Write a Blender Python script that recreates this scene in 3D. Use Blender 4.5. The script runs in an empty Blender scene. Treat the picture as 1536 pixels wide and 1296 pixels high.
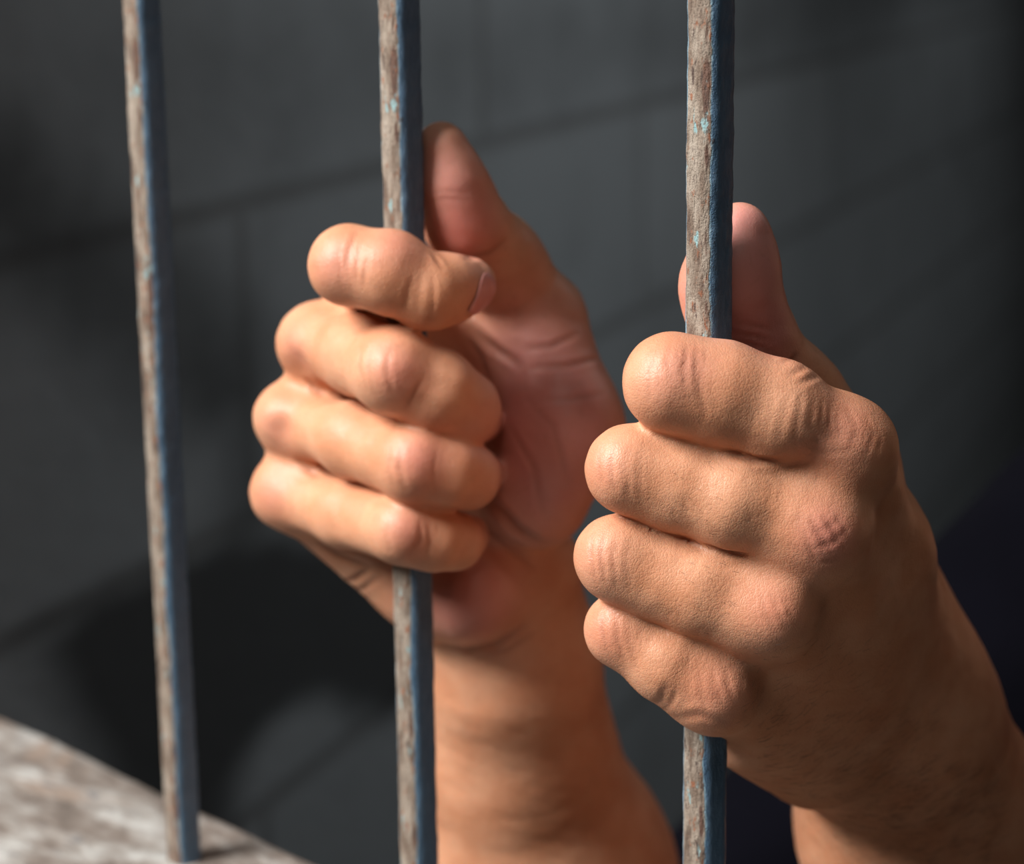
import bpy, math, random
import numpy as np
from mathutils import Matrix, Vector

# ------------------------------------------------------------------ camera, world, light, exposure
W, H, F = 1536.0, 1296.0, 3240.0            # frame and focal length in pixels
CU, CV = W / 2, H / 2
VP = (945.0, 14600.0)                       # where the upright bars converge
SILL_Z = 1.30                               # height of the sill's top
D_R, D_M, D_L = .515, .586, .654            # distance of the three bars at mid frame

C = bpy.context.scene.collection
sc = bpy.context.scene

def V(*a): return np.array(a, dtype=np.float64)
def ray(u, v): return V((u - CU) / F, -(v - CV) / F, -1.0)      # camera space, unit depth
down = ray(*VP); down /= np.linalg.norm(down)
if down[1] > 0: down = -down
zc = -down                                   # world up, in camera space
fwd = V(0, 0, -1); yc = fwd - zc * fwd.dot(zc); yc /= np.linalg.norm(yc)
xc = np.cross(yc, zc)
RW = np.stack([xc, yc, zc])                  # camera space -> world rotation
def bar_cam(u, d): return ray(u, CV) * d
def bar_u(u0, v): return u0 + (VP[0] - u0) * v / VP[1]
QL, QM, QR = bar_cam(bar_u(212, CV), D_L), bar_cam(bar_u(598.5, CV), D_M), bar_cam(bar_u(1067, CV), D_R)
def on_bar(Q, v):
    """point of an upright line through Q seen at picture height v"""
    k = (v - CV) / F
    # -(Qy + t dy) = k * (-(Qz + t dz))
    t = (k * Q[2] - Q[1]) / (down[1] - k * down[2])
    return Q + down * t
footL = on_bar(QL, 1283)
CAM = V(0, 0, 0); CAM[2] = SILL_Z - (RW @ footL)[2]
def to_world(p): return np.asarray(p) @ RW.T + CAM
def wv(p): return Vector(to_world(p))

cam_data = bpy.data.cameras.new('camera'); cam = bpy.data.objects.new('camera', cam_data); C.objects.link(cam)
cam.matrix_world = Matrix.Translation(Vector(CAM)) @ Matrix(RW.tolist()).to_4x4()
cam_data.sensor_width = 36.0; cam_data.lens = F / W * 36.0
cam_data.clip_start = .01
cam_data.dof.use_dof = True; cam_data.dof.focus_distance = .505; cam_data.dof.aperture_fstop = 9.5
sc.camera = cam

world = bpy.data.worlds.new('world'); sc.world = world; world.use_nodes = True
bg = world.node_tree.nodes['Background']
bg.inputs[0].default_value = (1.0, .92, .84, 1); bg.inputs[1].default_value = .010

def area(name, pos, target, size, power, color, shape='DISK'):
    l = bpy.data.lights.new(name, 'AREA'); l.shape = shape; l.size = size; l.energy = power; l.color = color
    o = bpy.data.objects.new(name, l); C.objects.link(o)
    o.location = pos; o.rotation_euler = (Vector(target) - Vector(pos)).to_track_quat('-Z', 'Y').to_euler()
    return o
tgt = wv(ray(850, 640) * .56)
area('daylight', wv(V(-1.14, .90, .10)), tgt, .75, 63.0, (1.0, .965, .92))
area('front_fill', wv(V(.22, 1.30, .40)), tgt, .9, 7.0, (1.0, .94, .87))  # unseen fill added high in front to lift the bars' blue side
def wall_fill(x, off, z, ax, az, angle, energy):       # unseen fill spots added inside the room to brighten the block wall
    sp = bpy.data.lights.new('wall_fill_light', 'SPOT'); sp.energy = energy; sp.color = (.90, .96, 1.0)
    sp.spot_size = math.radians(angle); sp.spot_blend = 1.0; sp.shadow_soft_size = .25
    h = RW @ V(.36, .0, -.93); h[2] = 0; h /= np.linalg.norm(h); nr = np.cross(h, V(0, 0, 1))
    p0 = to_world(ray(370, 560) * 1.30); p0[2] = 0
    so = bpy.data.objects.new('wall_fill_light', sp); C.objects.link(so)
    so.location = Vector(p0 + h * x + nr * off) + Vector((0, 0, z))
    so.rotation_euler = (Vector(p0 + h * ax) + Vector((0, 0, az)) - so.location).to_track_quat('-Z', 'Y').to_euler()
wall_fill(.60, 1.0, 2.15, .55, 1.22, 115, 27.0)
wall_fill(2.20, 1.0, 2.05, 2.35, .80, 100, 13.0)

sc.view_settings.view_transform = 'Standard'; sc.view_settings.look = 'None'
sc.view_settings.exposure = 0.0; sc.view_settings.gamma = 1.0; sc.view_settings.use_curve_mapping = False

# ------------------------------------------------------------------ helpers
def mesh_obj(name, verts, faces, mat=None, parent=None, smooth=True):
    me = bpy.data.meshes.new(name)
    verts = np.asarray(verts, dtype=np.float32)
    if isinstance(faces, np.ndarray):
        n, k = faces.shape
        me.vertices.add(len(verts)); me.vertices.foreach_set('co', verts.ravel())
        me.loops.add(n * k); me.loops.foreach_set('vertex_index', faces.astype(np.int32).ravel())
        me.polygons.add(n)
        me.polygons.foreach_set('loop_start', np.arange(0, n * k, k, dtype=np.int32))
        me.polygons.foreach_set('loop_total', np.full(n, k, dtype=np.int32))
        me.update(calc_edges=True); me.validate()
    else:
        me.from_pydata([tuple(map(float, v)) for v in verts], [], faces); me.update()
    if smooth: me.polygons.foreach_set('use_smooth', np.ones(len(me.polygons), dtype=bool))
    o = bpy.data.objects.new(name, me); C.objects.link(o)
    if mat: me.materials.append(mat)
    if parent: o.parent = parent
    return o
def attr(o, name, vals):
    a = o.data.attributes.new(name, 'FLOAT', 'POINT'); a.data.foreach_set('value', np.asarray(vals, dtype=np.float32))
def tag(o, label, cat, group=None, kind=None):
    o['label'] = label; o['category'] = cat
    if group: o['group'] = group
    if kind: o['kind'] = kind
def box_mesh(x0, x1, y0, y1, z0, z1):
    v = [(x, y, z) for z in (z0, z1) for y in (y0, y1) for x in (x0, x1)]
    f = [(0, 2, 3, 1), (4, 5, 7, 6), (0, 1, 5, 4), (2, 6, 7, 3), (0, 4, 6, 2), (1, 3, 7, 5)]
    return v, f

class NT:
    """small node-tree writer"""
    def __init__(s, name):
        s.m = bpy.data.materials.new(name); s.m.use_nodes = True
        s.t = s.m.node_tree; s.b = s.t.nodes['Principled BSDF']
    def n(s, typ, ins=None, **kw):
        nd = s.t.nodes.new(typ)
        for k, v in kw.items(): setattr(nd, k, v)
        for k, v in (ins or {}).items(): s.set(nd.inputs[k], v)
        return nd
    def set(s, sock, v):
        if hasattr(v, 'is_output') or isinstance(v, bpy.types.NodeSocket): s.t.links.new(v, sock)
        elif hasattr(v, 'outputs'): s.t.links.new(v.outputs[0], sock)
        else: sock.default_value = v
    def out(s, k, v): s.set(s.b.inputs[k], v)
    def math(s, op, a, b=0.0, clamp=False):
        nd = s.t.nodes.new('ShaderNodeMath'); nd.operation = op; nd.use_clamp = clamp
        s.set(nd.inputs[0], a); s.set(nd.inputs[1], b); return nd.outputs[0]
    def noise(s, vec, scale, detail=4, rough=.55, dist=0.0):
        return s.n('ShaderNodeTexNoise', {'Vector': vec, 'Scale': scale, 'Detail': detail, 'Roughness': rough, 'Distortion': dist}).outputs['Fac']
    def ramp(s, fac, stops):
        nd = s.t.nodes.new('ShaderNodeValToRGB'); e = nd.color_ramp.elements
        while len(e) < len(stops): e.new(.5)
        for el, (p, c) in zip(e, stops):
            el.position = p; el.color = (c, c, c, 1) if isinstance(c, (int, float)) else (*c, 1)
        s.set(nd.inputs[0], fac); return nd.outputs[0]
    def mix(s, fac, a, b):
        nd = s.t.nodes.new('ShaderNodeMix'); nd.data_type = 'RGBA'
        s.set(nd.inputs['Factor'], fac)
        for k, v in ((6, a), (7, b)):
            s.set(nd.inputs[k], (*v, 1) if isinstance(v, tuple) and len(v) == 3 else v)
        return nd.outputs[2]
    def step(s, x, lo, hi):
        nd = s.n('ShaderNodeMapRange', {'Value': x, 'From Min': lo, 'From Max': hi}, interpolation_type='SMOOTHSTEP')
        return nd.outputs[0]
    def bump(s, h, dist, strength=1.0, normal=None):
        nd = s.n('ShaderNodeBump', {'Height': h, 'Distance': dist, 'Strength': strength})
        if normal is not None: s.set(nd.inputs['Normal'], normal)
        return nd.outputs[0]
    def mapping(s, vec, scale=(1, 1, 1), rot=(0, 0, 0), loc=(0, 0, 0)):
        return s.n('ShaderNodeMapping', {'Vector': vec, 'Scale': scale, 'Rotation': rot, 'Location': loc}).outputs[0]
    def attr(s, name): return s.n('ShaderNodeAttribute', attribute_name=name).outputs['Fac']
    def obj(s): return s.n('ShaderNodeTexCoord').outputs['Object']
    def sep(s, vec): return s.n('ShaderNodeSeparateXYZ', {'Vector': vec}).outputs

# ------------------------------------------------------------------ materials
def skin_material():
    m = NT('skin'); p = m.obj()
    red, pale = m.attr('redness'), m.attr('palm')
    blotch = m.noise(p, 70, 4); fine = m.noise(p, 500, 3)
    base = m.mix(m.step(blotch, .3, .7), (.59, .262, .142), (.665, .335, .20))
    base = m.mix(pale, base, (.62, .275, .235))
    base = m.mix(m.math('MULTIPLY', red, .75, True), base, (.58, .20, .165))
    base = m.mix(m.math('MULTIPLY', m.step(fine, .55, .75), .18), base, (.36, .15, .085))
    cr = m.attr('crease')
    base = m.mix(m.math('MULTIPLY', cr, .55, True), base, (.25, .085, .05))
    m.out('Base Color', base)
    m.out('Roughness', m.n('ShaderNodeMapRange', {'Value': m.noise(p, 160, 3), 'To Min': .36, 'To Max': .54}).outputs[0])
    m.out('Specular IOR Level', .42)
    m.out('Subsurface Weight', .22); m.b.inputs['Subsurface Radius'].default_value = (1.0, .35, .18)
    m.out('Subsurface Scale', .0022)
    # fine cell pattern of the skin and pores
    wp = m.n('ShaderNodeVectorMath', {0: p, 1: m.n('ShaderNodeVectorMath', {0: m.n('ShaderNodeTexNoise', {'Vector': p, 'Scale': 250.0}).outputs['Color'], 'Scale': .0012}, operation='SCALE').outputs[0]}, operation='ADD').outputs[0]
    v1 = m.n('ShaderNodeTexVoronoi', {'Vector': m.mapping(wp, (1.0, 1.0, .75)), 'Scale': 1400.0}, feature='DISTANCE_TO_EDGE').outputs['Distance']
    v2 = m.n('ShaderNodeTexVoronoi', {'Vector': m.mapping(wp, (1, 1, 1), (.6, .4, .8)), 'Scale': 850.0}, feature='DISTANCE_TO_EDGE').outputs['Distance']
    h = m.math('ADD', m.step(v1, 0, .22), m.math('MULTIPLY', m.step(v2, 0, .14), 1.1))
    h = m.math('ADD', h, m.math('MULTIPLY', m.noise(p, 1400, 2), .6))
    amt = m.math('MULTIPLY', m.math('SUBTRACT', 1.0, m.math('MULTIPLY', pale, .6)), .25)
    b1 = m.bump(h, .00013, amt)
    b2 = m.bump(m.noise(p, 190, 4, .6), .0006, .35, b1)
    m.out('Normal', b2)
    return m.m

def bar_material():
    m = NT('old_painted_iron'); p = m.obj(); x, y, z = m.sep(p)[0:3]
    pl = m.mapping(p, (1, 1, .30))
    n1 = m.noise(pl, 900, 5, .6); n2 = m.noise(pl, 260, 4, .6); n3 = m.noise(m.mapping(p, (1, 1, .5), loc=(3, 1, 2)), 420, 4, .6)
    n4 = m.noise(m.mapping(p, (1, 1, .22), loc=(7, 1, 5)), 150, 3, .6)
    # worn street side: bare grey brown metal with rust; painted on the other sides
    q = m.math('MULTIPLY', m.math('ADD', m.math('MULTIPLY', x, .64), m.math('MULTIPLY', y, .77)), -1000.0)
    worn = m.math('ADD', q, m.math('ADD', m.math('MULTIPLY', m.math('SUBTRACT', n4, .5), 2.6), m.math('MULTIPLY', m.math('SUBTRACT', n1, .5), 1.3)))
    side = m.math('ADD', m.math('MULTIPLY', m.math('SUBTRACT', m.math('MULTIPLY', x, .77), m.math('MULTIPLY', y, .64)), 1000.0), m.math('MULTIPLY', m.math('SUBTRACT', n4, .5), 3.0))
    wornm = m.math('MULTIPLY', m.step(worn, .35, .60), m.step(side, .2, .6))
    bare = m.ramp(n2, [(.30, (.085, .05, .036)), (.43, (.19, .14, .105)), (.55, (.31, .255, .205)), (.75, (.40, .345, .29))])
    grain = m.noise(m.mapping(p, (1, 1, .6)), 1500, 3, .6)
    bare = m.mix(m.math('MULTIPLY', m.step(grain, .52, .70), .6), bare, (.11, .08, .065))
    bare = m.mix(m.step(m.math('SUBTRACT', m.math('ADD', n4, .10), m.math('MULTIPLY', m.math('ABSOLUTE', m.math('SUBTRACT', q, 1.2)), .10)), .60, .66), bare, (.13, .07, .05))
    bare = m.mix(m.step(n3, .57, .66), bare, (.26, .105, .055))
    bare = m.mix(m.step(m.noise(pl, 600, 4, .6), .60, .68), bare, (.085, .055, .045))
    bare = m.mix(m.step(m.noise(m.mapping(p, (1, 1, .4), loc=(9, 4, 1)), 300, 4, .6), .62, .68), bare, (.26, .42, .44))
    paint = m.mix(m.step(n1, .35, .7), (.060, .128, .215), (.095, .176, .275))
    paint = m.mix(m.step(m.math('MULTIPLY', m.step(worn, -.5, .4), n2), .30, .5), paint, (.20, .32, .40))
    paint = m.mix(m.math('MULTIPLY', m.step(n3, .66, .72), .8), paint, (.045, .028, .022))
    m.out('Base Color', m.mix(wornm, paint, bare))
    m.out('Roughness', m.math('ADD', .40, m.math('MULTIPLY', wornm, .38)))
    hh = m.math('ADD', m.math('MULTIPLY', n1, m.math('ADD', .55, m.math('MULTIPLY', wornm, .8))), m.math('MULTIPLY', wornm, -.35))
    m.out('Normal', m.bump(m.noise(p, 2200, 3, .6), .00035, .8, m.bump(hh, .0010, .9)))
    return m.m

def sill_material():
    m = NT('weathered_sill'); p = m.obj()
    g = m.mapping(p, (.45, 1, 1))
    n1 = m.noise(g, 55, 6, .62); n2 = m.noise(g, 18, 4, .6, 1.0); n3 = m.noise(g, 160, 5, .65)
    c = m.ramp(n1, [(.34, (.07, .055, .045)), (.45, (.17, .14, .12)), (.54, (.27, .25, .23)), (.64, (.42, .415, .40))])
    c = m.mix(m.step(n2, .56, .66), c, (.23, .175, .14))
    c = m.mix(m.math('MULTIPLY', m.step(n3, .60, .68), .7), c, (.10, .10, .11))
    c = m.mix(m.step(m.noise(m.mapping(g, loc=(2.2, .3, 0)), 14, 3), .70, .74), c, (.12, .22, .33))
    y = m.sep(p)[1]
    m.out('Base Color', c)
    m.out('Roughness', .85)
    m.out('Normal', m.bump(m.math('ADD', n1, m.math('MULTIPLY', n3, .5)), .004, .7))
    return m.m

def wall_material():
    """old grey block wall; object x runs along the wall, z is height"""
    m = NT('grey_block_wall'); p = m.obj(); s = m.sep(p)
    xz = m.n('ShaderNodeCombineXYZ', {0: s[0], 1: m.math('ADD', s[2], 8 * BLOCK_H - COURSE_Z), 2: 0.0}).outputs[0]
    br = m.n('ShaderNodeTexBrick', {'Vector': xz, 'Color1': (.175, .185, .19, 1), 'Color2': (.20, .21, .215, 1), 'Mortar': (.118, .120, .120, 1),
             'Scale': 1.0, 'Mortar Size': .011, 'Mortar Smooth': .9, 'Brick Width': BLOCK_W, 'Row Height': BLOCK_H})
    c = br.outputs['Color']
    n = m.noise(p, 7, 5, .6)
    c = m.mix(m.math('MULTIPLY', m.step(n, .45, .8), .5), c, (.10, .105, .105))
    so = m.attr('soot_shade')
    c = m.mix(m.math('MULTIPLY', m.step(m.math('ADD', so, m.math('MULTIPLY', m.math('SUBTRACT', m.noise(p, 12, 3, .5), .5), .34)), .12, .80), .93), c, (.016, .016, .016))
    m.out('Base Color', c); m.out('Roughness', .9)
    m.out('Normal', m.bump(m.math('ADD', m.math('MULTIPLY', br.outputs['Fac'], -.3), m.noise(p, 60, 5)), .005, .4))
    return m.m

def plain_material(name, c0, c1, scale=12, rough=.9, bump=.003):
    m = NT(name); p = m.obj(); n = m.noise(p, scale, 6, .6)
    m.out('Base Color', m.mix(m.step(n, .3, .7), c0, c1)); m.out('Roughness', rough)
    m.out('Normal', m.bump(n, bump, .6)); return m.m

def cloth_material():
    m = NT('navy_cotton'); p = m.obj()
    n = m.noise(p, 12, 4)
    m.out('Base Color', m.mix(m.step(n, .3, .7), (.0014, .0014, .0036), (.0020, .0020, .0048))); m.out('Roughness', .95)
    m.out('Specular IOR Level', .08)
    wv1 = m.n('ShaderNodeTexWave', {'Vector': p, 'Scale': 260.0, 'Distortion': .5}).outputs['Fac']
    m.out('Normal', m.bump(m.math('ADD', m.noise(p, 22, 3), m.math('MULTIPLY', wv1, .03)), .006, .5)); return m.m

def nail_material():
    m = NT('fingernail'); p = m.obj()
    m.out('Base Color', m.mix(m.step(m.noise(p, 300, 2), .3, .7), (.54, .22, .19), (.60, .27, .24)))
    m.out('Roughness', .36); m.out('Specular IOR Level', .35); m.out('Subsurface Weight', .2); m.out('Subsurface Scale', .002)
    return m.m

# ------------------------------------------------------------------ the wall with the barred opening
eR = RW @ (QR - QL); eR[2] = 0; along = eR / np.linalg.norm(eR)         # along the bars, towards the nearer one
outw = np.cross(V(0, 0, 1), along)                                        # points away from the room, to the camera's side
if (RW @ V(0, 0, 1)).dot(outw) < 0: outw = -outw
# local frame: x = along, -y = outward
yaw = math.radians(-46.0)                    # the wall's heading, read from the sill's edge
along = V(math.cos(yaw), math.sin(yaw), 0); outw = np.cross(along, V(0, 0, 1))
def frame(p):                                # world matrix at p with x along the wall
    return Matrix.Translation(Vector(p)) @ Matrix.Rotation(yaw, 4, 'Z')
footW = to_world(footL)
spacing = float(np.linalg.norm(RW @ (QR - QL) * V(1, 1, 0))) / 2

def smooth_noise(p, seed, freq):
    rng = np.random.default_rng(seed); r = np.zeros(len(p))
    for k in range(10):
        d = rng.normal(size=3); d *= freq * (0.6 + rng.random()) / np.linalg.norm(d)
        r += np.sin(p @ d + rng.random() * 6.28)
    return r / 10

BAR_TOP = CAM[2] + .30
def make_bar(name, mat):
    s, b, nseg = .0048, .0034, 7
    prof = []
    for q, (cx, cy) in enumerate(((1, -1), (1, 1), (-1, 1), (-1, -1))):
        a0 = -math.pi / 2 + q * math.pi / 2
        for k in range(nseg + 1):
            a = a0 + k / nseg * math.pi / 2
            prof.append((cx * (s - b) + b * math.cos(a), cy * (s - b) + b * math.sin(a)))
        nx, ny = ((1, 1), (-1, 1), (-1, -1), (1, -1))[q]
        ex, ey = nx * (s - b) + b * math.cos(a0 + math.pi / 2), ny * (s - b) + b * math.sin(a0 + math.pi / 2)
        x0, y0 = prof[-1]
        for k in (1, 2, 3): prof.append((x0 + (ex - x0) * k / 4, y0 + (ey - y0) * k / 4))
    prof = np.array(prof); n = len(prof)
    zs = np.arange(-.02, BAR_TOP - SILL_Z, .0012)
    v = np.zeros((len(zs), n, 3)); v[:, :, :2] = prof[None]; v[:, :, 2] = zs[:, None]
    v = v.reshape(-1, 3); nr = v * V(1, 1, 0); nr /= np.linalg.norm(nr, axis=1)[:, None]
    wob = .00022 * smooth_noise(v, 3, 700) + .00018 * smooth_noise(v, 4, 1800) + .0003 * smooth_noise(v * V(.2, .2, 1), 5, 160)
    v = v + nr * wob[:, None]
    i = np.arange(len(zs) - 1)[:, None] * n; j = np.arange(n)[None]; j2 = (j + 1) % n
    f = np.stack([i + j, i + j2, i + n + j2, i + n + j], -1).reshape(-1, 4)
    return mesh_obj(name, v, f, mat)
BAR = bar_material()
bar0 = make_bar('window_bar', BAR)
bars = []
for k, (Q, lab) in enumerate(((QL, 'rusty blue painted iron bar that nobody holds, standing in the grey sill'),
                              (QM, 'rusty blue painted iron bar gripped by the right hand, palm facing out'),
                              (QR, 'rusty blue painted iron bar gripped by the left hand with its knuckles outward'))):
    o = bar0 if k == 0 else bar0.copy()
    if k: C.objects.link(o)
    w = to_world(Q); o.matrix_world = frame((w[0], w[1], SILL_Z)) @ Matrix.Rotation(math.radians(-4), 4, 'Z')
    tag(o, lab, 'bar', 'iron window bars'); bars.append(o)

# sill under the bars, wall below and around
def edged_slab(name, x0, x1, y0, y1, z0, z1, mat, seed=0, nx=160, ny=24, amp=.0018):
    """a slab whose top is worn uneven with softened edges"""
    xs = np.linspace(x0, x1, nx); ys = np.concatenate([[y0, y0 + .001, y0 + .003], np.linspace(y0 + .006, y1 - .006, ny), [y1 - .003, y1 - .001, y1]])
    drop = np.zeros(len(ys)); drop[[0, -1]] = .007; drop[[1, -2]] = .0035; drop[[2, -3]] = .001
    X, Y = np.meshgrid(xs, ys, indexing='ij'); Z = np.full_like(X, z1) - drop[None]
    P = np.stack([X, Y, Z], -1).reshape(-1, 3)
    P[:, 2] += amp * (smooth_noise(P, seed, 60) + .5 * smooth_noise(P, seed + 1, 200)) - amp
    P[:, 1] += amp * 1.5 * smooth_noise(P * V(1, 0, 1), seed + 2, 45)
    n = len(ys); i = np.arange(nx - 1)[:, None] * n; j = np.arange(n - 1)[None]
    f = [tuple(q) for q in np.stack([i + j, i + n + j, i + n + j + 1, i + j + 1], -1).reshape(-1, 4)]
    b = len(P); P = np.concatenate([P, [(x0, y0, z0), (x0, y1, z0), (x1, y0, z0), (x1, y1, z0)]])
    last = (nx - 1) * n
    f.append(tuple([b, b + 1] + [n - 1 - k for k in range(n)])[::-1]); f.append(tuple([b + 2, b + 3] + [last + n - 1 - k for k in range(n)]))
    f.append(tuple([b, b + 2] + [last - k * n for k in range(nx)])); f.append(tuple([b + 1, b + 3] + [last + n - 1 - k * n for k in range(nx)])[::-1])
    f.append((b, b + 1, b + 3, b + 2))
    return mesh_obj(name, P, f, mat)
def on_level(u, v, z):
    d = RW @ ray(u, v); return CAM + d * ((z - CAM[2]) / d[2])
SILL_IN = -float((on_level(278, 1198, SILL_Z) - footW).dot(outw)) + .004      # the sill's inner edge behind the bars
sill = edged_slab('window_sill', -.62, .75, -.085, SILL_IN, -.05, 0.0, sill_material(), 11)
sill.matrix_world = frame((footW[0], footW[1], SILL_Z))
tag(sill, 'weathered grey sill with chipped paint under the foot of the bars', 'sill', kind='thing')

PLASTER = plain_material('old_plaster', (.16, .155, .15), (.22, .215, .20))
def struct(name, v, f, mat, M=None):
    o = mesh_obj(name, v, f, mat, smooth=False); o['kind'] = 'structure'
    if M is not None: o.matrix_world = M
    return o
def boxes(*bs):
    vs, fs = [], []
    for b in bs:
        v, f = box_mesh(*b); n = len(vs); vs += v; fs += [tuple(k + n for k in q) for q in f]
    return vs, fs
Mf = frame((footW[0], footW[1], 0))
LX0, LX1 = -.60, .73
LINTEL_Z = CAM[2] + .29
v, f = boxes((-1.9, 2.6, -.07, SILL_IN - .004, 0, SILL_Z - .05), (-1.9, LX0, -.07, SILL_IN - .004, SILL_Z - .05, 2.6), (LX1, 2.6, -.07, SILL_IN - .004, SILL_Z - .05, 2.6),
             (LX0, LX1, -.07, SILL_IN - .004, LINTEL_Z, 2.6))
struct('wall_front', v, f, PLASTER, Mf)

# block wall across the room
BLOCK_W, BLOCK_H, COURSE_Z = .76, .19, 1.4285
wdir = V(.36, .0, -.93)                      # heading, camera space
hd = RW @ wdir; hd[2] = 0; hd /= np.linalg.norm(hd)
w0 = to_world(ray(370, 560) * 1.30)
wyaw = math.atan2(hd[1], hd[0])
Mw = Matrix.Translation(Vector((w0[0], w0[1], 0))) @ Matrix.Rotation(wyaw, 4, 'Z')
def wall_hit(u, v):
    """where the sight line through (u, v) meets the block wall, in the wall's own x and z"""
    d = RW @ ray(u, v); nrm = np.cross(hd, V(0, 0, 1)); t = (w0 - CAM).dot(nrm) / d.dot(nrm)
    p = CAM + d * t; return (p - w0).dot(hd), p[2]
pw = footW - w0; pw[2] = 0                   # the block wall ends at the front wall's inner face
nin = -outw; WX0 = ((pw + nin * SILL_IN).dot(nin)) / hd.dot(nin)
gx, gz = np.linspace(WX0, 4.4, 291), np.linspace(0, 2.6, 131)
X, Z = np.meshgrid(gx, gz, indexing='ij'); P = np.stack([X, np.zeros_like(X), Z], -1).reshape(-1, 3)
n = len(gz); i = np.arange(len(gx) - 1)[:, None] * n; j = np.arange(n - 1)[None]
fw = np.stack([i + j, i + n + j, i + n + j + 1, i + j + 1], -1).reshape(-1, 4)
soot_shade = np.zeros(len(P))
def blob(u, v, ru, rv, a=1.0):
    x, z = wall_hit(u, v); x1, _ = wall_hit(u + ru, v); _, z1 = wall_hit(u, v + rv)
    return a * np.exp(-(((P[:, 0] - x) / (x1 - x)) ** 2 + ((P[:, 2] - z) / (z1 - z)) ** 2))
SX = .36                                     # dark marks are laid out on the wall's own surface, x drawn in by SX
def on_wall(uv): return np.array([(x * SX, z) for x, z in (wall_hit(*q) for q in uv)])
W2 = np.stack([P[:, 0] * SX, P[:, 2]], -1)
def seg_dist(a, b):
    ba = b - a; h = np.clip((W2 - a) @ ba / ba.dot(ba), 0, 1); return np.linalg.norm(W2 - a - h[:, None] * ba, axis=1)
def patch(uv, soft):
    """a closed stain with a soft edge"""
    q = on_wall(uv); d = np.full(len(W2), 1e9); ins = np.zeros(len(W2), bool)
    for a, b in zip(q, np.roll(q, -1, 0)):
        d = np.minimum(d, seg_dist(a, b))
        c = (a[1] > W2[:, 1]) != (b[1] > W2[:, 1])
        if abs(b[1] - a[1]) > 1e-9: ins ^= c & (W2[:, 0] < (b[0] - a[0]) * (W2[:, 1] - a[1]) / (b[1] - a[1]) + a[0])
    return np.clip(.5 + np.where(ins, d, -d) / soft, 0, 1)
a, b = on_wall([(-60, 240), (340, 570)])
soot_shade = np.maximum(soot_shade, .62 * np.exp(-(seg_dist(a, b) / .045) ** 2))  # soft dark diagonal band
a, b = on_wall([(365, 470), (375, 760)]); soot_shade = np.maximum(soot_shade, .50 * np.exp(-(seg_dist(a, b) / .022) ** 2))
soot_shade = np.maximum(soot_shade, 1.05 * patch([(50, 945), (130, 905), (250, 860), (350, 815), (430, 800), (520, 830), (640, 880), (680, 1010), (590, 1070), (480, 1040), (390, 1090), (345, 1180), (330, 1330), (230, 1330), (150, 1150), (100, 1030)], .04))
for b in ((1300, 0, 420, 100, .42), (1500, 180, 150, 230, .35)): soot_shade = np.maximum(soot_shade, blob(*b))  # fall-off of light painted as darkening toward the top right
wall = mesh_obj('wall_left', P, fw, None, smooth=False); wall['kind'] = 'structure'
wall.matrix_world = Mw; attr(wall, 'soot_shade', np.clip(soot_shade, 0, 1))
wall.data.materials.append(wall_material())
FLOORM = plain_material('concrete_floor', (.06, .06, .06), (.10, .10, .10))
struct('floor', *boxes((-4, 5, -3, 6, -.1, 0)), FLOORM)
e0 = to_world(ray(370, 560) * 1.30) + hd * 4.4
Me = Matrix.Translation(Vector((e0[0], e0[1], 0))) @ Matrix.Rotation(wyaw - math.pi / 2, 4, 'Z')
struct('wall_back', *boxes((0.05, 4.0, 0, .1, 0, 2.6)), PLASTER, Me)

# ------------------------------------------------------------------ the person: signed distance modelling
def cap(p, a, b, ra, rb):
    ba = b - a; pa = p - a
    h = np.clip(pa @ ba / ba.dot(ba), 0, 1)
    return np.linalg.norm(pa - h[:, None] * ba, axis=1) - (ra + (rb - ra) * h)
def ell(p, c, r, R=None):
    q = p - c
    if R is not None: q = q @ R
    k0 = np.linalg.norm(q / r, axis=1); k1 = np.linalg.norm(q / (r * r), axis=1)
    return k0 * (k0 - 1) / np.maximum(k1, 1e-9)
def smin(a, b, k):
    h = np.maximum(k - np.abs(a - b), 0) / k
    return np.minimum(a, b) - h * h * k * .25
def sstep(x, lo, hi):
    t = np.clip((x - lo) / (hi - lo), 0, 1); return t * t * (3 - 2 * t)

class Hand:
    """joints are given where they are seen, with their depth in mm behind (+) or before (-) the bar they hold"""
    def __init__(s, Q): s.Q = Q; s.palm = []; s.fingers = []; s.bumps = []
    def P(s, u, v, off=0, d=None):
        if d is None: d = -on_bar(s.Q, v)[2] + off / 1000
        return ray(u, v) * d, d
    def node(s, u, v, off, r, d=None):
        p, d = s.P(u, v, off, d); return (p, r * d / F)
    def chain(s, pts): return [s.node(*q) for q in pts]
    def eval(s, p):
        D = None
        for ch, k in s.palm:
            for (a, ra), (b, rb) in zip(ch[:-1], ch[1:]):
                d = cap(p, a, b, ra, rb); D = d if D is None else smin(D, d, k)
        for ch, k0, k1, reach, kk in s.fingers:
            f = None
            for (a, ra), (b, rb) in zip(ch[:-1], ch[1:]):
                d = cap(p, a, b, ra, rb); f = d if f is None else smin(f, d, kk)
            m = np.linalg.norm(p - ch[0][0], axis=1)
            k = k0 + (k1 - k0) * sstep(m, reach, reach * .38)
            D = smin(D, f, k)
        for c, r, h in s.bumps:                      # knuckles, pads (h > 0) and hollows (h < 0), as soft swellings
            D = D - h * np.exp(-(((p - c) ** 2).sum(1)) / (r * r))
        return D

RH, LH = Hand(QM), Hand(QR)                  # the person's right hand is on the middle bar
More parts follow.
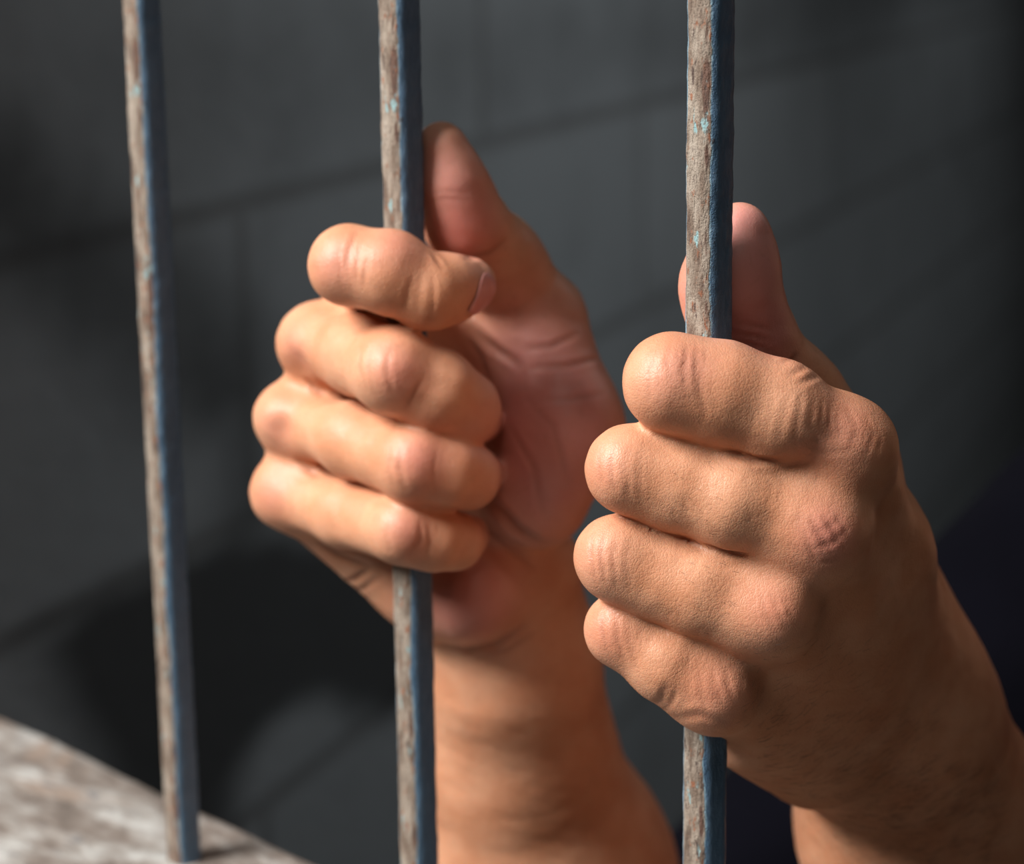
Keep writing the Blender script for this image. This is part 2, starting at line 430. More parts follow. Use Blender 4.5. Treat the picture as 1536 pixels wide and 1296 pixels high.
# --- right hand (holds the middle bar, palm side to the right)
RH.palm = [
    (RH.chain([(560, 418, 30, 54), (770, 860, 48, 62)]), .010),
    (RH.chain([(476, 515, 24, 52), (740, 880, 50, 62)]), .010),
    (RH.chain([(438, 628, 26, 48), (700, 895, 50, 58)]), .010),
    (RH.chain([(434, 738, 28, 48), (650, 898, 44, 60)]), .010),
    (RH.chain([(610, 470, 36, 52), (800, 520, 36, 66)]), .012),                     # hollow of the palm
    (RH.chain([(560, 570, 38, 55), (800, 640, 36, 66)]), .012),
    (RH.chain([(560, 690, 38, 52), (790, 730, 36, 66)]), .012),
    (RH.chain([(640, 880, 34, 62), (700, 890, 30, 74)]), .010),                     # heel of the hand
    (RH.chain([(806, 500, 32, 78), (842, 640, 22, 86), (806, 745, 24, 78)]), .008), # ball of the thumb
    (RH.chain([(770, 860, 56, 100), (764, 1000, 64, 124), (778, 1130, 78, 134), (820, 1300, 96, 178), (930, 1640, 165, 208)]), .014),
]
RH.fingers = [
    (RH.chain([(800, 470, 36, 70), (744, 390, 26, 58), (696, 332, 13, 51), (676, 270, 8, 39), (662, 216, 7, 33)]), .0015, .010, .022, .010),
    (RH.chain([(560, 418, 30, 54), (524, 398, -12, 58), (585, 408, -16, 61), (644, 438, -15, 55), (673, 433, -11, 50), (704, 427, -6, 40)]), .002, .008, .024, .003),
    (RH.chain([(476, 515, 24, 52), (540, 532, 2, 60), (592, 555, -15, 64), (653, 585, -13, 61), (694, 614, -8, 54), (714, 625, 12, 40)]), .002, .008, .027, .003),
    (RH.chain([(438, 628, 26, 48), (530, 660, 3, 55), (622, 695, -16, 57), (670, 706, -14, 54), (700, 714, -10, 47), (716, 710, 10, 38)]), .002, .008, .027, .003),
    (RH.chain([(434, 738, 28, 48), (520, 770, 6, 51), (606, 795, -14, 51), (650, 808, -12, 47), (682, 812, -7, 41), (700, 805, 10, 33)]), .002, .008, .026, .003),
]
# --- left hand (holds the nearest bar, back of the hand to the right)
LH.palm = [
    (LH.chain([(1272, 670, -8, 62), (1305, 830, 30, 80), (1345, 1020, 62, 96)]), .012),
    (LH.chain([(1225, 800, -13, 62), (1330, 1040, 60, 94)]), .012),
    (LH.chain([(1150, 918, -13, 58), (1300, 1080, 56, 92)]), .012),
    (LH.chain([(1066, 1036, -8, 53), (1240, 1105, 50, 92)]), .012),
    (LH.chain([(1120, 1085, 24, 66), (1215, 1120, 46, 84)]), .010),
    (LH.chain([(1272, 740, 40, 70), (1322, 900, 66, 80), (1370, 1040, 76, 100)]), .012),   # thumb side
    (LH.chain([(1340, 1040, 66, 120), (1345, 1110, 74, 140), (1385, 1230, 94, 176), (1545, 1580, 176, 236)]), .016),
]
LH.fingers = [
    (LH.chain([(1270, 690, 40, 76), (1190, 590, 30, 62), (1112, 490, 20, 64), (1093, 430, 16, 63), (1103, 385, 16, 51), (1112, 342, 16, 35)]), .0015, .010, .022, .008),
    (LH.chain([(1272, 670, -8, 60), (1165, 618, -12, 74), (1080, 590, -12, 76), (1010, 574, -12, 70), (1004, 572, 4, 64), (1014, 566, 18, 56), (1070, 572, 24, 46)]), .0011, .009, .030, .004),
    (LH.chain([(1225, 800, -13, 60), (1170, 770, -13, 69), (1100, 748, -12, 75), (1010, 722, -9, 70), (946, 704, -9, 62), (945, 702, 6, 58), (960, 698, 20, 52), (1030, 700, 25, 44)]), .003, .009, .030, .004),
    (LH.chain([(1150, 918, -13, 57), (1100, 898, -12, 63), (1050, 882, -11, 68), (980, 858, -8, 66), (928, 837, -8, 61), (926, 838, 6, 56), (945, 836, 20, 50), (1020, 840, 25, 42)]), .0011, .009, .027, .004),
    (LH.chain([(1066, 1036, -8, 53), (1000, 992, -8, 57), (934, 944, -5, 52), (932, 944, 8, 48), (950, 940, 22, 42), (1020, 945, 26, 36)]), .0011, .009, .024, .004),
]

def near_surface(fn, lo, hi, h, B=8):
    """signed distance sampled on a fine grid, only close to the surface"""
    n = np.ceil((hi - lo) / (h * B)).astype(int)
    bi = np.stack(np.meshgrid(*[np.arange(k) for k in n], indexing='ij'), -1).reshape(-1, 3)
    cen = lo + (bi + .5) * h * B
    dc = np.concatenate([fn(c) for c in np.array_split(cen, max(1, len(cen) // 200000))])
    dims = n * B + 1
    G = np.empty(dims, dtype=np.float32)
    sg = np.where(dc < 0, -1., 1.).reshape(n)
    big = np.repeat(np.repeat(np.repeat(sg, B, 0), B, 1), B, 2)
    G[:] = 1; G[:-1, :-1, :-1] = big
    need = np.zeros(dims, bool)
    nb = (np.abs(dc) < h * B * .87 * 1.3 + .004).reshape(n)
    nbig = np.repeat(np.repeat(np.repeat(nb, B, 0), B, 1), B, 2)
    for dx in (0, 1):
        for dy in (0, 1):
            for dz in (0, 1):
                need[dx:dx + nbig.shape[0], dy:dy + nbig.shape[1], dz:dz + nbig.shape[2]] |= nbig
    idx = np.argwhere(need)
    for ch in np.array_split(idx, max(1, len(idx) // 150000)):
        G[ch[:, 0], ch[:, 1], ch[:, 2]] = fn(lo + ch * h)
    return G

def surface_nets(fn, lo, hi, h, newton=2):
    lo, hi = np.asarray(lo), np.asarray(hi)
    G = near_surface(fn, lo, hi, h); I = G < 0
    sh = np.array(G.shape) - 1
    cnt = np.zeros(sh, np.int8)
    for dx in (0, 1):
        for dy in (0, 1):
            for dz in (0, 1):
                cnt += I[dx:dx + sh[0], dy:dy + sh[1], dz:dz + sh[2]]
    act = np.argwhere((cnt > 0) & (cnt < 8))
    ids = np.full(sh, -1, np.int64); ids[act[:, 0], act[:, 1], act[:, 2]] = np.arange(len(act))
    acc = np.zeros((len(act), 3)); num = np.zeros(len(act))
    for ax in range(3):
        o1, o2 = [a for a in range(3) if a != ax]
        for p in (0, 1):
            for q in (0, 1):
                a = act.copy(); a[:, o1] += p; a[:, o2] += q
                b = a.copy(); b[:, ax] += 1
                va, vb = G[a[:, 0], a[:, 1], a[:, 2]], G[b[:, 0], b[:, 1], b[:, 2]]
                c = (va < 0) != (vb < 0)
                t = np.clip(va[c] / (va[c] - vb[c]), 0, 1)
                pos = a[c].astype(float); pos[:, ax] += t
                acc[c] += pos; num[c] += 1
    verts = lo + acc / num[:, None] * h
    faces = []
    for ax in range(3):
        o1, o2 = (ax + 1) % 3, (ax + 2) % 3
        sl0 = [slice(None)] * 3; sl1 = [slice(None)] * 3
        sl0[ax] = slice(0, -1); sl1[ax] = slice(1, None)
        A, Bb = I[tuple(sl0)], I[tuple(sl1)]
        e = np.argwhere(A != Bb)
        e = e[(e[:, o1] > 0) & (e[:, o2] > 0) & (e[:, o1] < sh[o1]) & (e[:, o2] < sh[o2])]
        c = []
        for p, q in ((1, 1), (0, 1), (0, 0), (1, 0)):
            k = e.copy(); k[:, o1] -= p; k[:, o2] -= q; c.append(ids[k[:, 0], k[:, 1], k[:, 2]])
        f = np.stack(c, -1); flip = ~A[e[:, 0], e[:, 1], e[:, 2]]
        f[flip] = f[flip][:, ::-1]; faces.append(f)
    faces = np.concatenate(faces); faces = faces[(faces >= 0).all(1)]
    # relax along the surface, then settle on it
    for it in range(newton):
        s = np.zeros_like(verts); k = np.zeros(len(verts))
        for a, b in ((0, 1), (1, 2), (2, 3), (3, 0)):
            np.add.at(s, faces[:, a], verts[faces[:, b]]); np.add.at(s, faces[:, b], verts[faces[:, a]])
            np.add.at(k, faces[:, a], 1); np.add.at(k, faces[:, b], 1)
        verts = verts + .5 * (s / np.maximum(k, 1)[:, None] - verts)
        d, g = grad(fn, verts, h * .3)
        verts = verts - np.clip(d, -h, h)[:, None] * g
    return verts, faces
def grad(fn, p, e):
    d = np.zeros(len(p)); g = np.zeros_like(p)
    for c in np.array_split(np.arange(len(p)), max(1, len(p) // 150000)):
        q = p[c]; acc = 0; tot = 0
        for k in ((1, -1, -1), (-1, -1, 1), (-1, 1, -1), (1, 1, 1)):
            k = V(*k); f = fn(q + k * e); acc = acc + f[:, None] * k; tot = tot + f
        d[c] = tot / 4; nn = np.linalg.norm(acc, axis=1); g[c] = acc / np.maximum(nn, 1e-12)[:, None]
    return d, g
def march(fn, uv, near=.38):
    """first surface points met by sight lines"""
    R = np.stack([ray(*q) for q in uv]); t = np.full(len(R), near)
    L = np.linalg.norm(R, axis=1)
    for _ in range(70):
        d = fn(R * t[:, None]); t = t + d * .8 / L
    ok = np.abs(fn(R * t[:, None])) < .001
    return R * t[:, None], ok

def carve(fn, verts, nrm, lines):
    """skin folds: lines = [(pixel polyline, depth mm, width mm)]; returns offset along the normal and a 0..1 fold mask"""
    off = np.zeros(len(verts)); msk = np.zeros(len(verts))
    for pts, dep, wid in lines:
        pts = np.array(pts, float); seg = np.linalg.norm(np.diff(pts, axis=0), axis=1); n = max(6, int(seg.sum() / 3))
        s = np.linspace(0, seg.sum(), n); cs = np.concatenate([[0], np.cumsum(seg)])
        uv = np.stack([np.interp(s, cs, pts[:, 0]), np.interp(s, cs, pts[:, 1])], -1)
        q, ok = march(fn, uv); q = q[ok]; fade = np.sin(np.linspace(.12, math.pi - .12, n))[ok] ** .6
        if not len(q): continue
        w = wid / 1000; lo, hi = q.min(0) - 3 * w, q.max(0) + 3 * w
        sel = np.where(((verts > lo) & (verts < hi)).all(1))[0]
        if not len(sel): continue
        best = np.full(len(sel), 1e9); fd = np.zeros(len(sel))
        for c, a in zip(q, fade):
            d = ((verts[sel] - c) ** 2).sum(1); m = d < best; best[m] = d[m]; fd[m] = a
        d = np.sqrt(best) / w
        off[sel] += dep / 1000 * fd * (-np.exp(-d * d) + .35 * np.exp(-(d - 1.7) ** 2 * 2))
        msk[sel] = np.maximum(msk[sel], fd * np.exp(-d * d * 1.6) * min(1, dep / .5))
    return off, msk
# swellings and hollows: (u, v, radius mm, height mm), where each is seen
def add_bumps(hd_, lst):
    q, ok = march(hd_.eval, [(u, v) for u, v, *_ in lst])
    hd_.bumps = [(c, r / 1000, h / 1000) for c, o_, (u, v, r, h) in zip(q, ok, lst) if o_]
add_bumps(RH, [(450, 508, 6, 1.3), (410, 618, 6, 1.3), (402, 730, 8, .9), (450, 548, 4.5, -1.5), (424, 645, 4.5, -1.4), (492, 580, 6, -.8), (476, 697, 6, -.8), (440, 575, 6, -.8), (418, 680, 6, -.7),
               (588, 555, 8, .8), (625, 688, 8, .8), (603, 788, 7, .7), (500, 395, 8, .5), (690, 340, 9, 1.0), (668, 215, 6, .4),
               (660, 540, 8, -.3), (850, 700, 14, 1.0), (760, 560, 10, -1.2), (690, 900, 12, .8), (655, 440, 6, .5), (620, 400, 7, -.3)])
add_bumps(LH, [(1286, 655, 9, 1.0), (1240, 800, 9, 1.5), (1165, 925, 9, 1.5), (1085, 1040, 9, 1.1), (1205, 722, 8, -1.0), (1165, 800, 7, -.9), (1110, 885, 7, -.9), (1110, 985, 7, -.4), (1180, 860, 7, -.5),
               (988, 565, 8, .6), (912, 690, 7, .4), (895, 828, 7, .4), (1150, 620, 10, -.6), (1120, 400, 8, .3),
               (1280, 900, 9, -.9), (1230, 985, 9, -.8), (1300, 780, 8, .5), (1215, 1150, 16, .8)])
# folds and wrinkles of the skin: (line as seen, depth mm, width mm)
LINES_R = [
    ([(664, 966), (700, 974), (742, 968), (785, 940)], 1.3, 1.8), ([(720, 985), (760, 975), (800, 950)], .4, 1.2),
    ([(535, 345), (523, 375), (521, 402)], .35, .8), ([(540, 371), (536, 395), (534, 420)], .22, .6), ([(553, 383), (548, 405), (544, 432)], .20, .6), ([(512, 360), (508, 392), (512, 430)], .15, .6),
    ([(619, 415), (611, 437), (608, 465)], .25, .7), ([(650, 415), (650, 450), (645, 485)], .30, .8), ([(632, 415), (628, 442), (626, 470)], .15, .6),
    ([(650, 380), (656, 390), (664, 402)], .35, .9),
    ([(542, 520), (538, 552), (551, 588)], .22, .7), ([(557, 518), (552, 552), (562, 590)], .18, .6), ([(585, 520), (579, 555), (590, 592)], .28, .8), ([(633, 570), (618, 592), (610, 612)], .25, .8),
    ([(462, 570), (470, 580), (486, 594)], .7, 1.0), ([(448, 693), (460, 703), (478, 716)], .7, 1.0),
    ([(602, 670), (599, 702), (610, 735)], .28, .8), ([(586, 668), (583, 700), (592, 732)], .16, .6), ([(655, 680), (650, 705), (655, 740)], .15, .6),
    ([(630, 783), (631, 810), (612, 835)], .28, .8), ([(643, 788), (645, 812), (640, 838)], .2, .7), ([(585, 775), (580, 800), (586, 826)], .15, .6),
    ([(478, 812), (508, 834), (552, 849)], .8, 1.2), ([(498, 874), (532, 869), (558, 850)], .5, 1.1), ([(520, 892), (548, 882), (572, 862)], .35, 1.0),
    ([(736, 752), (774, 792), (800, 810), (816, 815)], 1.5, 2.0), ([(708, 776), (750, 812), (800, 851)], .7, 1.3),
    ([(708, 494), (747, 527), (778, 547)], .9, 1.4), ([(702, 504), (722, 535), (735, 570)], .6, 1.2), ([(790, 523), (829, 519), (866, 500)], .45, 1.0), ([(798, 551), (855, 548), (905, 535)], .45, 1.0),
    ([(700, 388), (735, 380), (758, 362)], .6, 1.2), ([(820, 600), (860, 598), (905, 590)], .25, .9), ([(765, 640), (800, 700), (815, 770)], .25, 1.2),
    ([(790, 600), (830, 640), (850, 720)], .2, 1.0), ([(640, 292), (665, 286), (700, 290)], .18, .7), ([(642, 302), (668, 297), (704, 302)], .15, .7),
]
LINES_L = [
    ([(1006, 512), (1000, 542), (1008, 572)], .28, .6), ([(1031, 518), (1026, 550), (1028, 582)], .34, .7), ([(1045, 518), (1044, 560), (1048, 596)], .30, .7), ([(1058, 522), (1051, 575), (1057, 628)], .22, .6), ([(1018, 515), (1013, 545), (1016, 580)], .2, .55), ([(985, 530), (972, 562), (975, 600)], .18, .6),
    ([(1223, 596), (1215, 632), (1228, 669)], 0.14, .8), ([(1234, 604), (1229, 636), (1240, 672)], 0.10, .7), ([(1246, 608), (1242, 643), (1254, 678)], 0.14, .8), ([(1258, 612), (1256, 640), (1262, 676)], 0.10, .7), ([(1270, 612), (1287, 643), (1274, 679)], 0.17, .9), ([(1284, 616), (1299, 646), (1286, 684)], 0.11, .8), ([(1297, 622), (1311, 651), (1297, 686)], 0.14, .8), ([(1312, 636), (1322, 660), (1312, 694)], 0.10, .8),
    ([(1184, 590), (1172, 630), (1168, 673)], 0.14, .7), ([(1203, 589), (1195, 632), (1192, 677)], 0.18, .7), ([(1160, 600), (1150, 640), (1146, 676)], 0.09, .6), ([(1212, 640), (1240, 655), (1270, 650)], 0.11, .7), ([(1205, 664), (1240, 680), (1280, 676)], 0.14, .8),
    ([(1217, 780), (1231, 806), (1256, 835)], 0.23, .8), ([(1236, 775), (1254, 801), (1270, 817)], 0.23, .8), ([(1207, 799), (1214, 820), (1224, 842)], 0.17, .7), ([(1222, 822), (1249, 816), (1270, 796)], 0.21, .8), ([(1229, 845), (1245, 845), (1262, 836)], 0.19, .8), ([(1225, 797), (1245, 790), (1262, 778)], 0.17, .7), ([(1250, 772), (1266, 790), (1278, 812)], 0.14, .7), ([(1212, 770), (1220, 785), (1240, 815)], 0.14, .7),
    ([(1140, 890), (1150, 920), (1165, 950)], 0.12, .7), ([(1158, 890), (1168, 918), (1182, 944)], 0.14, .7), ([(1176, 895), (1184, 918), (1196, 940)], 0.11, .7), ([(1135, 925), (1160, 930), (1190, 920)], 0.10, .7),
    ([(1070, 1000), (1072, 1030), (1085, 1060)], .2, .7), ([(1088, 1000), (1092, 1028), (1104, 1056)], .2, .7), ([(1050, 1010), (1052, 1040), (1060, 1070)], .18, .6),
    ([(903, 672), (897, 692), (903, 724)], .25, .6), ([(922, 672), (916, 694), (922, 737)], .25, .6), ([(942, 674), (938, 700), (944, 750)], .2, .6), ([(962, 678), (958, 706), (962, 760)], .16, .6),
    ([(890, 797), (885, 830), (893, 864)], .25, .6), ([(907, 798), (901, 830), (908, 875)], .25, .6), ([(926, 800), (919, 832), (925, 884)], .2, .6), ([(945, 806), (940, 842), (946, 892)], .15, .6),
    ([(905, 912), (903, 945), (912, 978)], .25, .6), ([(925, 918), (924, 950), (938, 996)], .22, .6), ([(945, 928), (945, 962), (960, 1015)], .18, .6),
    ([(1090, 676), (1130, 690), (1165, 690)], .9, 1.1), ([(1060, 818), (1088, 828), (1116, 830)], .8, 1.1), 
    ([(978, 1060), (992, 1050), (1000, 1025)], .3, 1.0), ([(995, 1066), (1006, 1054), (1014, 1035)], .3, .8), ([(1012, 1080), (1050, 1072), (1100, 1090)], .3, 1.3),
    ([(1106, 500), (1135, 505), (1160, 515)], .25, .7), ([(1110, 512), (1140, 520), (1168, 532)], .25, .7), ([(1115, 488), (1140, 490), (1160, 497)], .2, .7), ([(1170, 545), (1185, 540), (1200, 532)], .3, .8), ([(1185, 562), (1200, 555), (1215, 548)], .3, .8), ([(1200, 575), (1215, 568), (1232, 562)], .3, .8),
]
rg = random.Random(5)
for u0, v0, u1, v1, n_, lo_, hi_ in ((1120, 600, 1250, 690, 16, 20, 46), (1000, 660, 1180, 780, 16, 16, 40), (960, 790, 1100, 900, 14, 14, 36), (930, 920, 1070, 1040, 16, 14, 34), (1060, 940, 1150, 1100, 16, 14, 34), (1150, 700, 1260, 780, 12, 16, 36)):
    for _ in range(n_):                      # faint short lines across the fingers
        u, v = rg.uniform(u0, u1), rg.uniform(v0, v1); l = rg.uniform(lo_, hi_); a = rg.gauss(1.75, .30)
        du, dv = math.cos(a) * l / 2, math.sin(a) * l / 2; b = rg.uniform(-.15, .15)
        LINES_L.append(([(u - du, v - dv), (u - dv * b, v + du * b), (u + du, v + dv)], rg.uniform(.05, .13), .5))
# reddened skin and the pinker palm: (u, v, radius mm, amount)
SPOTS_R = [(500, 395, 8, .6), (600, 365, 8, .6), (690, 345, 9, 1.0), (600, 560, 8, .7), (632, 690, 8, .8), (612, 795, 7, .7), (440, 520, 7, .5), (412, 640, 7, .5), (405, 740, 8, .5),
           (720, 640, 8, .3), (722, 440, 6, .4), (690, 920, 14, .7), (790, 590, 18, .5)]
SPOTS_L = [(988, 570, 8, .35), (1035, 545, 6, .4), (1245, 805, 8, .9), (1270, 648, 10, .5), (1165, 915, 9, .45), (1085, 1040, 10, .4), (905, 700, 8, .35), (890, 835, 8, .35), (905, 950, 8, .4), (1120, 340, 6, .3), (1040, 430, 10, .6)]
PALM_R = [(800, 540, 20, .8), (850, 640, 22, .8), (820, 740, 18, .7), (710, 890, 18, .8), (668, 250, 12, .7), (700, 340, 12, .7)]
PALM_L = [(1125, 420, 18, .9), (1125, 340, 10, .7), (1140, 500, 14, .8)]

def build_hand(hd_, lines, spots, palms, lim_v, h):
    pts = [c for ch, _ in hd_.palm for c in ch] + [c for f_ in hd_.fingers for c in f_[0]]
    cut_p, _ = hd_.P(800, lim_v, 100)
    ax = down * 1.0
    fn = lambda p: np.maximum(hd_.eval(p), (p - cut_p) @ ax)
    inside = [c for c in pts if (c[0] - cut_p) @ ax < .0]
    lo = np.min([c - r for c, r in inside], axis=0) - .012; hi = np.max([c + r for c, r in inside], axis=0) + .012
    lo[1] = min(lo[1], cut_p[1] - .03); hi[0] += .02; lo[2] -= .03
    vs, fs = surface_nets(fn, lo, hi, h)
    _, g = grad(fn, vs, .0004)
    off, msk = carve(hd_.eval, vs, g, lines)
    off += .00016 * smooth_noise(vs, 21, 900) + .00030 * smooth_noise(vs, 22, 330)
    red = np.zeros(len(vs)); pl = np.zeros(len(vs))
    for arr, lst in ((red, spots), (pl, palms)):
        if not lst: continue
        q, ok = march(hd_.eval, [(u, v_) for u, v_, *_ in lst])
        for c, o_, (u, v_, r, a) in zip(q, ok, lst):
            if o_: arr += a * np.exp(-((vs - c) ** 2).sum(1) / (r / 1000) ** 2)
    return vs + g * off[:, None], fs, np.clip(red, 0, 1), np.clip(pl, 0, 1), np.clip(msk, 0, 1)

FINE = .0009
parts = [build_hand(RH, LINES_R, SPOTS_R, PALM_R, 1400, FINE), build_hand(LH, LINES_L, SPOTS_L, PALM_L, 1400, FINE)]
V_, F_, A_ = [], [], [[], [], []]; base = 0
# the rest of the body, out of the picture or under the clothes
def pt(u, v, d): return ray(u, v) * d
SH_R = pt(1700, 850, .90)
axis = np.linalg.inv(RW) @ V(math.cos(math.radians(-22)), math.sin(math.radians(-22)), 0)   # from right to left shoulder
front = np.linalg.inv(RW) @ V(math.sin(math.radians(-22)), -math.cos(math.radians(-22)), 0)
up = zc
SH_L = SH_R + axis * .35
MIDS = (SH_R + SH_L) / 2
EL_R, EL_L = RH.P(958, 1730, 185)[0], LH.P(1640, 1760, 205)[0]
WR_R, WR_L = RH.P(800, 1230, 90)[0], LH.P(1400, 1290, 104)[0]
def seg(a, b, ra, rb): return (a, b, ra, rb)
hipc = MIDS - up * .47
neck = MIDS + up * .075 - front * .01
HC = MIDS + up * .215 + front * .045
fz = float(to_world(MIDS)[2])
def leg(sgn, part):
    h = hipc + axis * sgn * .09; k = h - up * .42 + front * .02; a = k - up * (fz - .47 - .42 - .09) - front * .02
    return {'t': (h, k, .085, .060), 's': (k, a, .060, .040), 'f': (a - up * .035 - front * .03, a - up * .045 + front * .15, .040, .032)}[part]
BODY = [seg(SH_R, EL_R, .050, .042), seg(SH_L, EL_L, .050, .042),
        seg(SH_R, MIDS, .055, .070), seg(SH_L, MIDS, .055, .070),
        seg(MIDS + axis * .07 - up * .07, MIDS + axis * .05 - up * .30, .105, .085), seg(MIDS - axis * .07 - up * .07, MIDS - axis * .05 - up * .30, .105, .085),
        seg(hipc + axis * .06 + up * .1, hipc + axis * .06, .09, .10), seg(hipc - axis * .06 + up * .1, hipc - axis * .06, .09, .10),
        seg(MIDS, neck + up * .05, .060, .054)] + [leg(g, p_) for g in (-1, 1) for p_ in 'tsf']
def body_sdf(p):
    D = None
    for a, b, ra, rb in BODY:
        d = cap(p, a, b, ra, rb); D = d if D is None else smin(D, d, .035)
    R_ = np.stack([axis, front, up], 1)
    hd2 = smin(ell(p, HC + up * .045 - front * .012, V(.073, .092, .085), R_), ell(p, HC - up * .035 + front * .022, V(.056, .070, .080), R_), .03)
    at = lambda x, y, z: HC + axis * x + front * y + up * z
    hd2 = smin(hd2, cap(p, at(0, .078, .020), at(0, .096, -.030), .0065, .0105), .010)                                       # nose
    for g in (-1, 1):
        hd2 = smin(hd2, ell(p, at(g * .011, .090, -.034), V(.007, .010, .007), R_), .006)
        hd2 = smin(hd2, ell(p, at(g * .030, .062, .031), V(.024, .012, .007), R_), .012)                                     # brow
        hd2 = smin(hd2, ell(p, at(g * .042, .058, -.022), V(.018, .014, .016), R_), .016)                                    # cheek
        hd2 = -smin(-hd2, ell(p, at(g * .031, .080, .011), V(.015, .014, .009), R_), .008)                                   # closed eyes
        hd2 = smin(hd2, ell(p, at(g * .031, .056, .010), V(.0150, .0122, .0095), R_), .003)
        hd2 = smin(hd2, ell(p, at(g * .074, -.012, 0), V(.009, .019, .031), R_), .008)                                       # ears
    hd2 = smin(hd2, ell(p, at(0, .084, -.060), V(.023, .008, .0055), R_), .005)                                              # lips
    hd2 = smin(hd2, ell(p, at(0, .082, -.071), V(.020, .008, .006), R_), .004)
    hd2 = smin(hd2, ell(p, at(0, .070, -.098), V(.022, .015, .015), R_), .018)                                               # chin
    D = smin(D, hd2, .03)
    return D
def wide(fn, h, pad=.02):
    ends = [e for a, b, ra, rb in BODY for e in (a - max(ra, rb), a + max(ra, rb), b - max(ra, rb), b + max(ra, rb))] + [HC - .14, HC + .14]
    return surface_nets(fn, np.min(ends, 0) - pad, np.max(ends, 0) + pad, h, 2)
def lower_arm(p):
    """forearms between the fine hands and the elbows"""
    d = None
    for Hn, e, t in ((RH, EL_R, .16), (LH, EL_L, .36)):
        (a, ra), (b, rb) = Hn.palm[-1][0][-2:]
        x = np.minimum(cap(p, a + (b - a) * t, b, ra + (rb - ra) * t - .002, rb), cap(p, b, e, rb, .042)); d = x if d is None else np.minimum(d, x)
        q = (p - Hn.P(800, 1400, 100)[0]) @ down; s_ = np.where((np.abs(q) < .07) & (x < .04))[0]
        if len(s_): d[s_] = np.minimum(d[s_], np.maximum(Hn.eval(p[s_]), -(q[s_] + .004)))      # continues the fine surface
    return d
bfn = lambda p: smin(body_sdf(p), lower_arm(p), .02)
vb, fb = wide(bfn, .0042)
parts.append((vb, fb, np.zeros(len(vb)), np.zeros(len(vb)), np.zeros(len(vb))))
for vs, fs, r_, p_, m_ in parts:
    V_.append(vs); F_.append(fs + base); base += len(vs)
    for a, b in zip(A_, (r_, p_, m_)): a.append(b)
verts = to_world(np.concatenate(V_)); faces = np.concatenate(F_)
SKIN = skin_material()
origin = to_world(hipc); origin[2] = 0
person = mesh_obj('person', verts - origin, faces, SKIN); person.location = origin
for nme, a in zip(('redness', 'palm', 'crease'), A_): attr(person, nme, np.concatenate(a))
tag(person, 'person in a navy t-shirt gripping two iron bars with both hands', 'person')
def child(name, vs, fs, mat):
    return mesh_obj(name, to_world(vs) - origin, fs, mat, parent=person)
# t-shirt: loose over the trunk, sleeves to near the elbow
def shirt(p):
    D = None
    for k in (0, 1, 4, 5, 6, 7, 8, 9):
        a, b, ra, rb = BODY[k]; g = .011 if k < 2 else .014
        if k < 2: b = a + (b - a) * .80; ra, rb = .057, .060
        d = cap(p, a, b, ra + g, rb + g); D = d if D is None else smin(D, d, .04)
    D = D + .0035 * smooth_noise(p, 41, 45) + .0015 * smooth_noise(p, 42, 110)
    D = np.maximum(D, -((p - (hipc - up * .06)) @ up))
    for k in (0, 1):
        a, b, _, _ = BODY[k]; ax_ = (b - a) / np.linalg.norm(b - a); e = a + (b - a) * .82
        near = np.linalg.norm(p - e, axis=1) - .10
        D = np.maximum(D, np.minimum((p - e) @ ax_, -near))
    return np.maximum(D, -(np.linalg.norm(p - (neck + front * .020 + up * .035), axis=1) - .080))
vs, fs = wide(shirt, .006); child('t_shirt', vs, fs, cloth_material())
def trousers(p):
    D = None
    for a, b, ra, rb in BODY[8:10] + [leg(g, q) for g in (-1, 1) for q in 'ts']:
        d = cap(p, a, b, ra + .012, rb + .014); D = d if D is None else smin(D, d, .03)
    D = D + .003 * smooth_noise(p, 43, 50)
    return np.maximum(D, (p - (hipc + up * .05)) @ up)
vs, fs = wide(trousers, .008); child('trousers', vs, fs, plain_material('dark_denim', (.012, .014, .020), (.02, .022, .03), 40, .9, .002))
def hair(p):
    R_ = np.stack([axis, front, up], 1)
    D = ell(p, HC + up * .050 - front * .018, V(.081, .098, .092), R_) + .003 * smooth_noise(p, 44, 160)
    q = (p - HC) @ R_
    return np.maximum(D, np.maximum(q[:, 1] * .55 - q[:, 2] - .010, -(q[:, 2] + .045)))
vs, fs = wide(hair, .005); child('hair', vs, fs, plain_material('black_hair', (.006, .005, .004), (.015, .012, .01), 300, .5, .002))

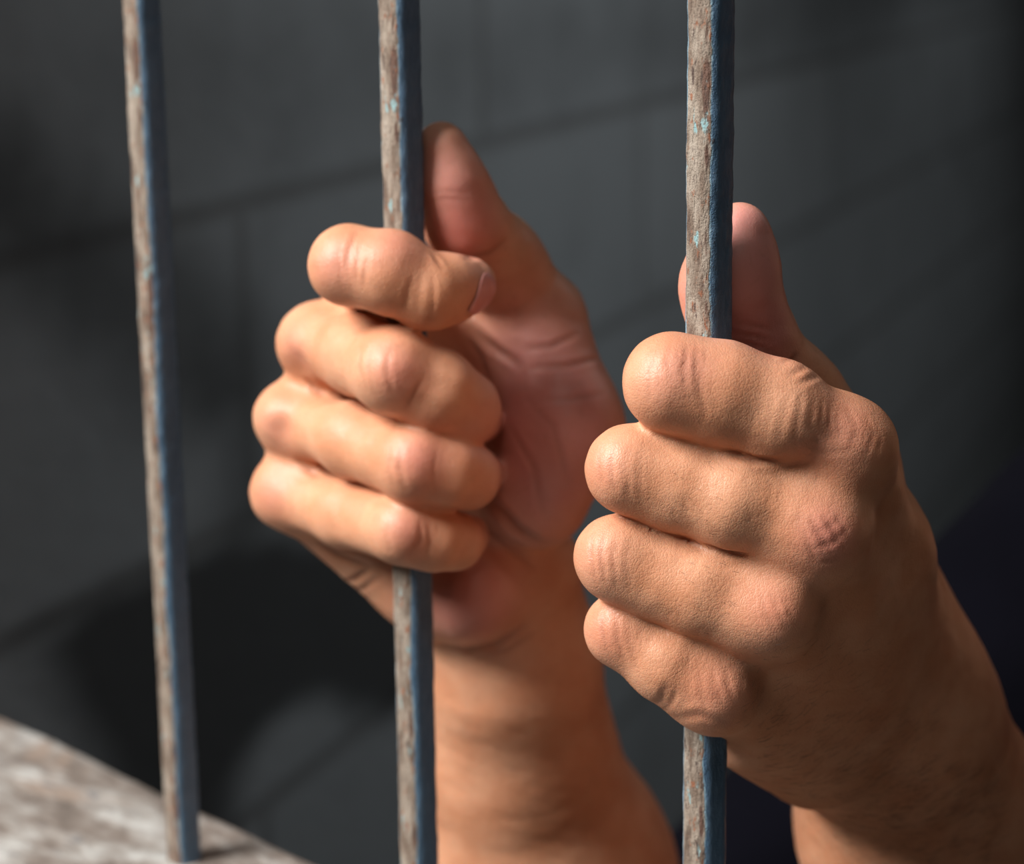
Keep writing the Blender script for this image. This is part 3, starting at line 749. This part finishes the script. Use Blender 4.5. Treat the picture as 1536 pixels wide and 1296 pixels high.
# fingernails that show: (hand, where seen, along the finger as seen, half length and half width in mm)
NAIL = nail_material()
def nail(Hn, center, adir, nrm, hl, hw, label=None):
    """a plate that follows the finger's surface, rounded at its free end"""
    nrm = nrm / np.linalg.norm(nrm); adir = adir - nrm * adir.dot(nrm); adir /= np.linalg.norm(adir); side = np.cross(nrm, adir)
    ns, nt = 18, 17; ss = np.linspace(-1, 1, ns); tt = np.linspace(-1, 1, nt)
    S, T = np.meshgrid(ss, tt, indexing='ij')
    Wd = np.where(S > .35, np.sqrt(np.clip(1 - ((S - .35) / .66) ** 2, 0, 1)), 1 - .12 * np.clip(-S - .5, 0, 1))
    start = center + adir * (S * hl)[..., None] + side * (T * Wd * hw)[..., None] + nrm * .024
    P_ = start.reshape(-1, 3); t = np.zeros(len(P_))
    for _ in range(40): t += np.clip(Hn.eval(P_ - nrm * t[:, None]), -.002, .002) * .8
    t = np.clip(t, 0, .0233)
    q = P_ - nrm * t[:, None]
    edge = np.maximum(np.abs(T), np.abs(S)).ravel()
    top = q + nrm * (.0008 - .0005 * (edge > .95))[:, None]; bot = q - nrm * .0006
    i = np.arange(ns - 1)[:, None] * nt; j = np.arange(nt - 1)[None]
    f = np.stack([i + j, i + nt + j, i + nt + j + 1, i + j + 1], -1).reshape(-1, 4); n = len(q)
    o = child('fingernail', np.concatenate([top, bot]), np.concatenate([f, f[:, ::-1] + n]), NAIL)
    if label: o['label'] = label
    return o
def tip_nail(Hn, k, nrm, hl=.0058, hw=.0052, back=.25):
    ch = Hn.fingers[k][0]; (a, _), (b, rb) = ch[-2], ch[-1]; ad = (b - a) / np.linalg.norm(b - a)
    return nail(Hn, b - ad * rb * back, ad, nrm, hl, hw)
nail(RH, RH.fingers[1][0][-1][0], V(.55, .83, .05), V(.50, -.42, .75), .0056, .0044)
tip_nail(RH, 0, V(.35, .15, -1.0), .0065, .0060); tip_nail(LH, 0, V(.2, .15, -1.0), .0065, .0060)

# short dark hairs on the back of the left hand, its wrist and the forearms
rgn = np.random.default_rng(8); hv, hf = [], []
def hairs(Hn, poly, n, dirv, length):
    u0, v0, u1, v1 = poly
    uv = np.stack([rgn.uniform(u0, u1, n), rgn.uniform(v0, v1, n)], -1)
    q, ok = march(Hn.eval, uv); q = q[ok]; _, g = grad(Hn.eval, q, .0006)
    for c, nn in zip(q, g):
        d = dirv + rgn.normal(size=3) * .28; d -= nn * d.dot(nn); d /= np.linalg.norm(d)
        L = length * rgn.uniform(.5, 1.2); sd = np.cross(nn, d); r = .000035; b0 = len(hv)
        for k in range(5):
            t = k / 4; c2 = c + d * L * t + nn * (.0002 + L * (.30 * t - .22 * t * t)); rr = r * (1 - .8 * t)
            for a in range(3):
                an = a * 2.094; hv.append(c2 + (sd * math.cos(an) + nn * math.sin(an)) * rr)
        for k in range(4):
            for a in range(3):
                x, y = b0 + k * 3 + a, b0 + k * 3 + (a + 1) % 3; hf.append((x, y, y + 3, x + 3))
hairs(LH, (1130, 1070, 1400, 1250), 420, V(.75, .55, .1), .0042)
hairs(LH, (1250, 1150, 1500, 1295), 420, V(.8, .35, .1), .0048)
hairs(LH, (1100, 960, 1350, 1100), 130, V(.75, .55, .1), .0028)
hairs(LH, (1010, 690, 1120, 960), 60, V(-.8, .3, .1), .0018)
HAIR = NT('arm_hair'); HAIR.out('Base Color', (.012, .008, .006, 1)); HAIR.out('Roughness', .5)
h_ = child('arm_hair', np.array(hv), np.array(hf), HAIR.m); h_['kind'] = 'stuff'
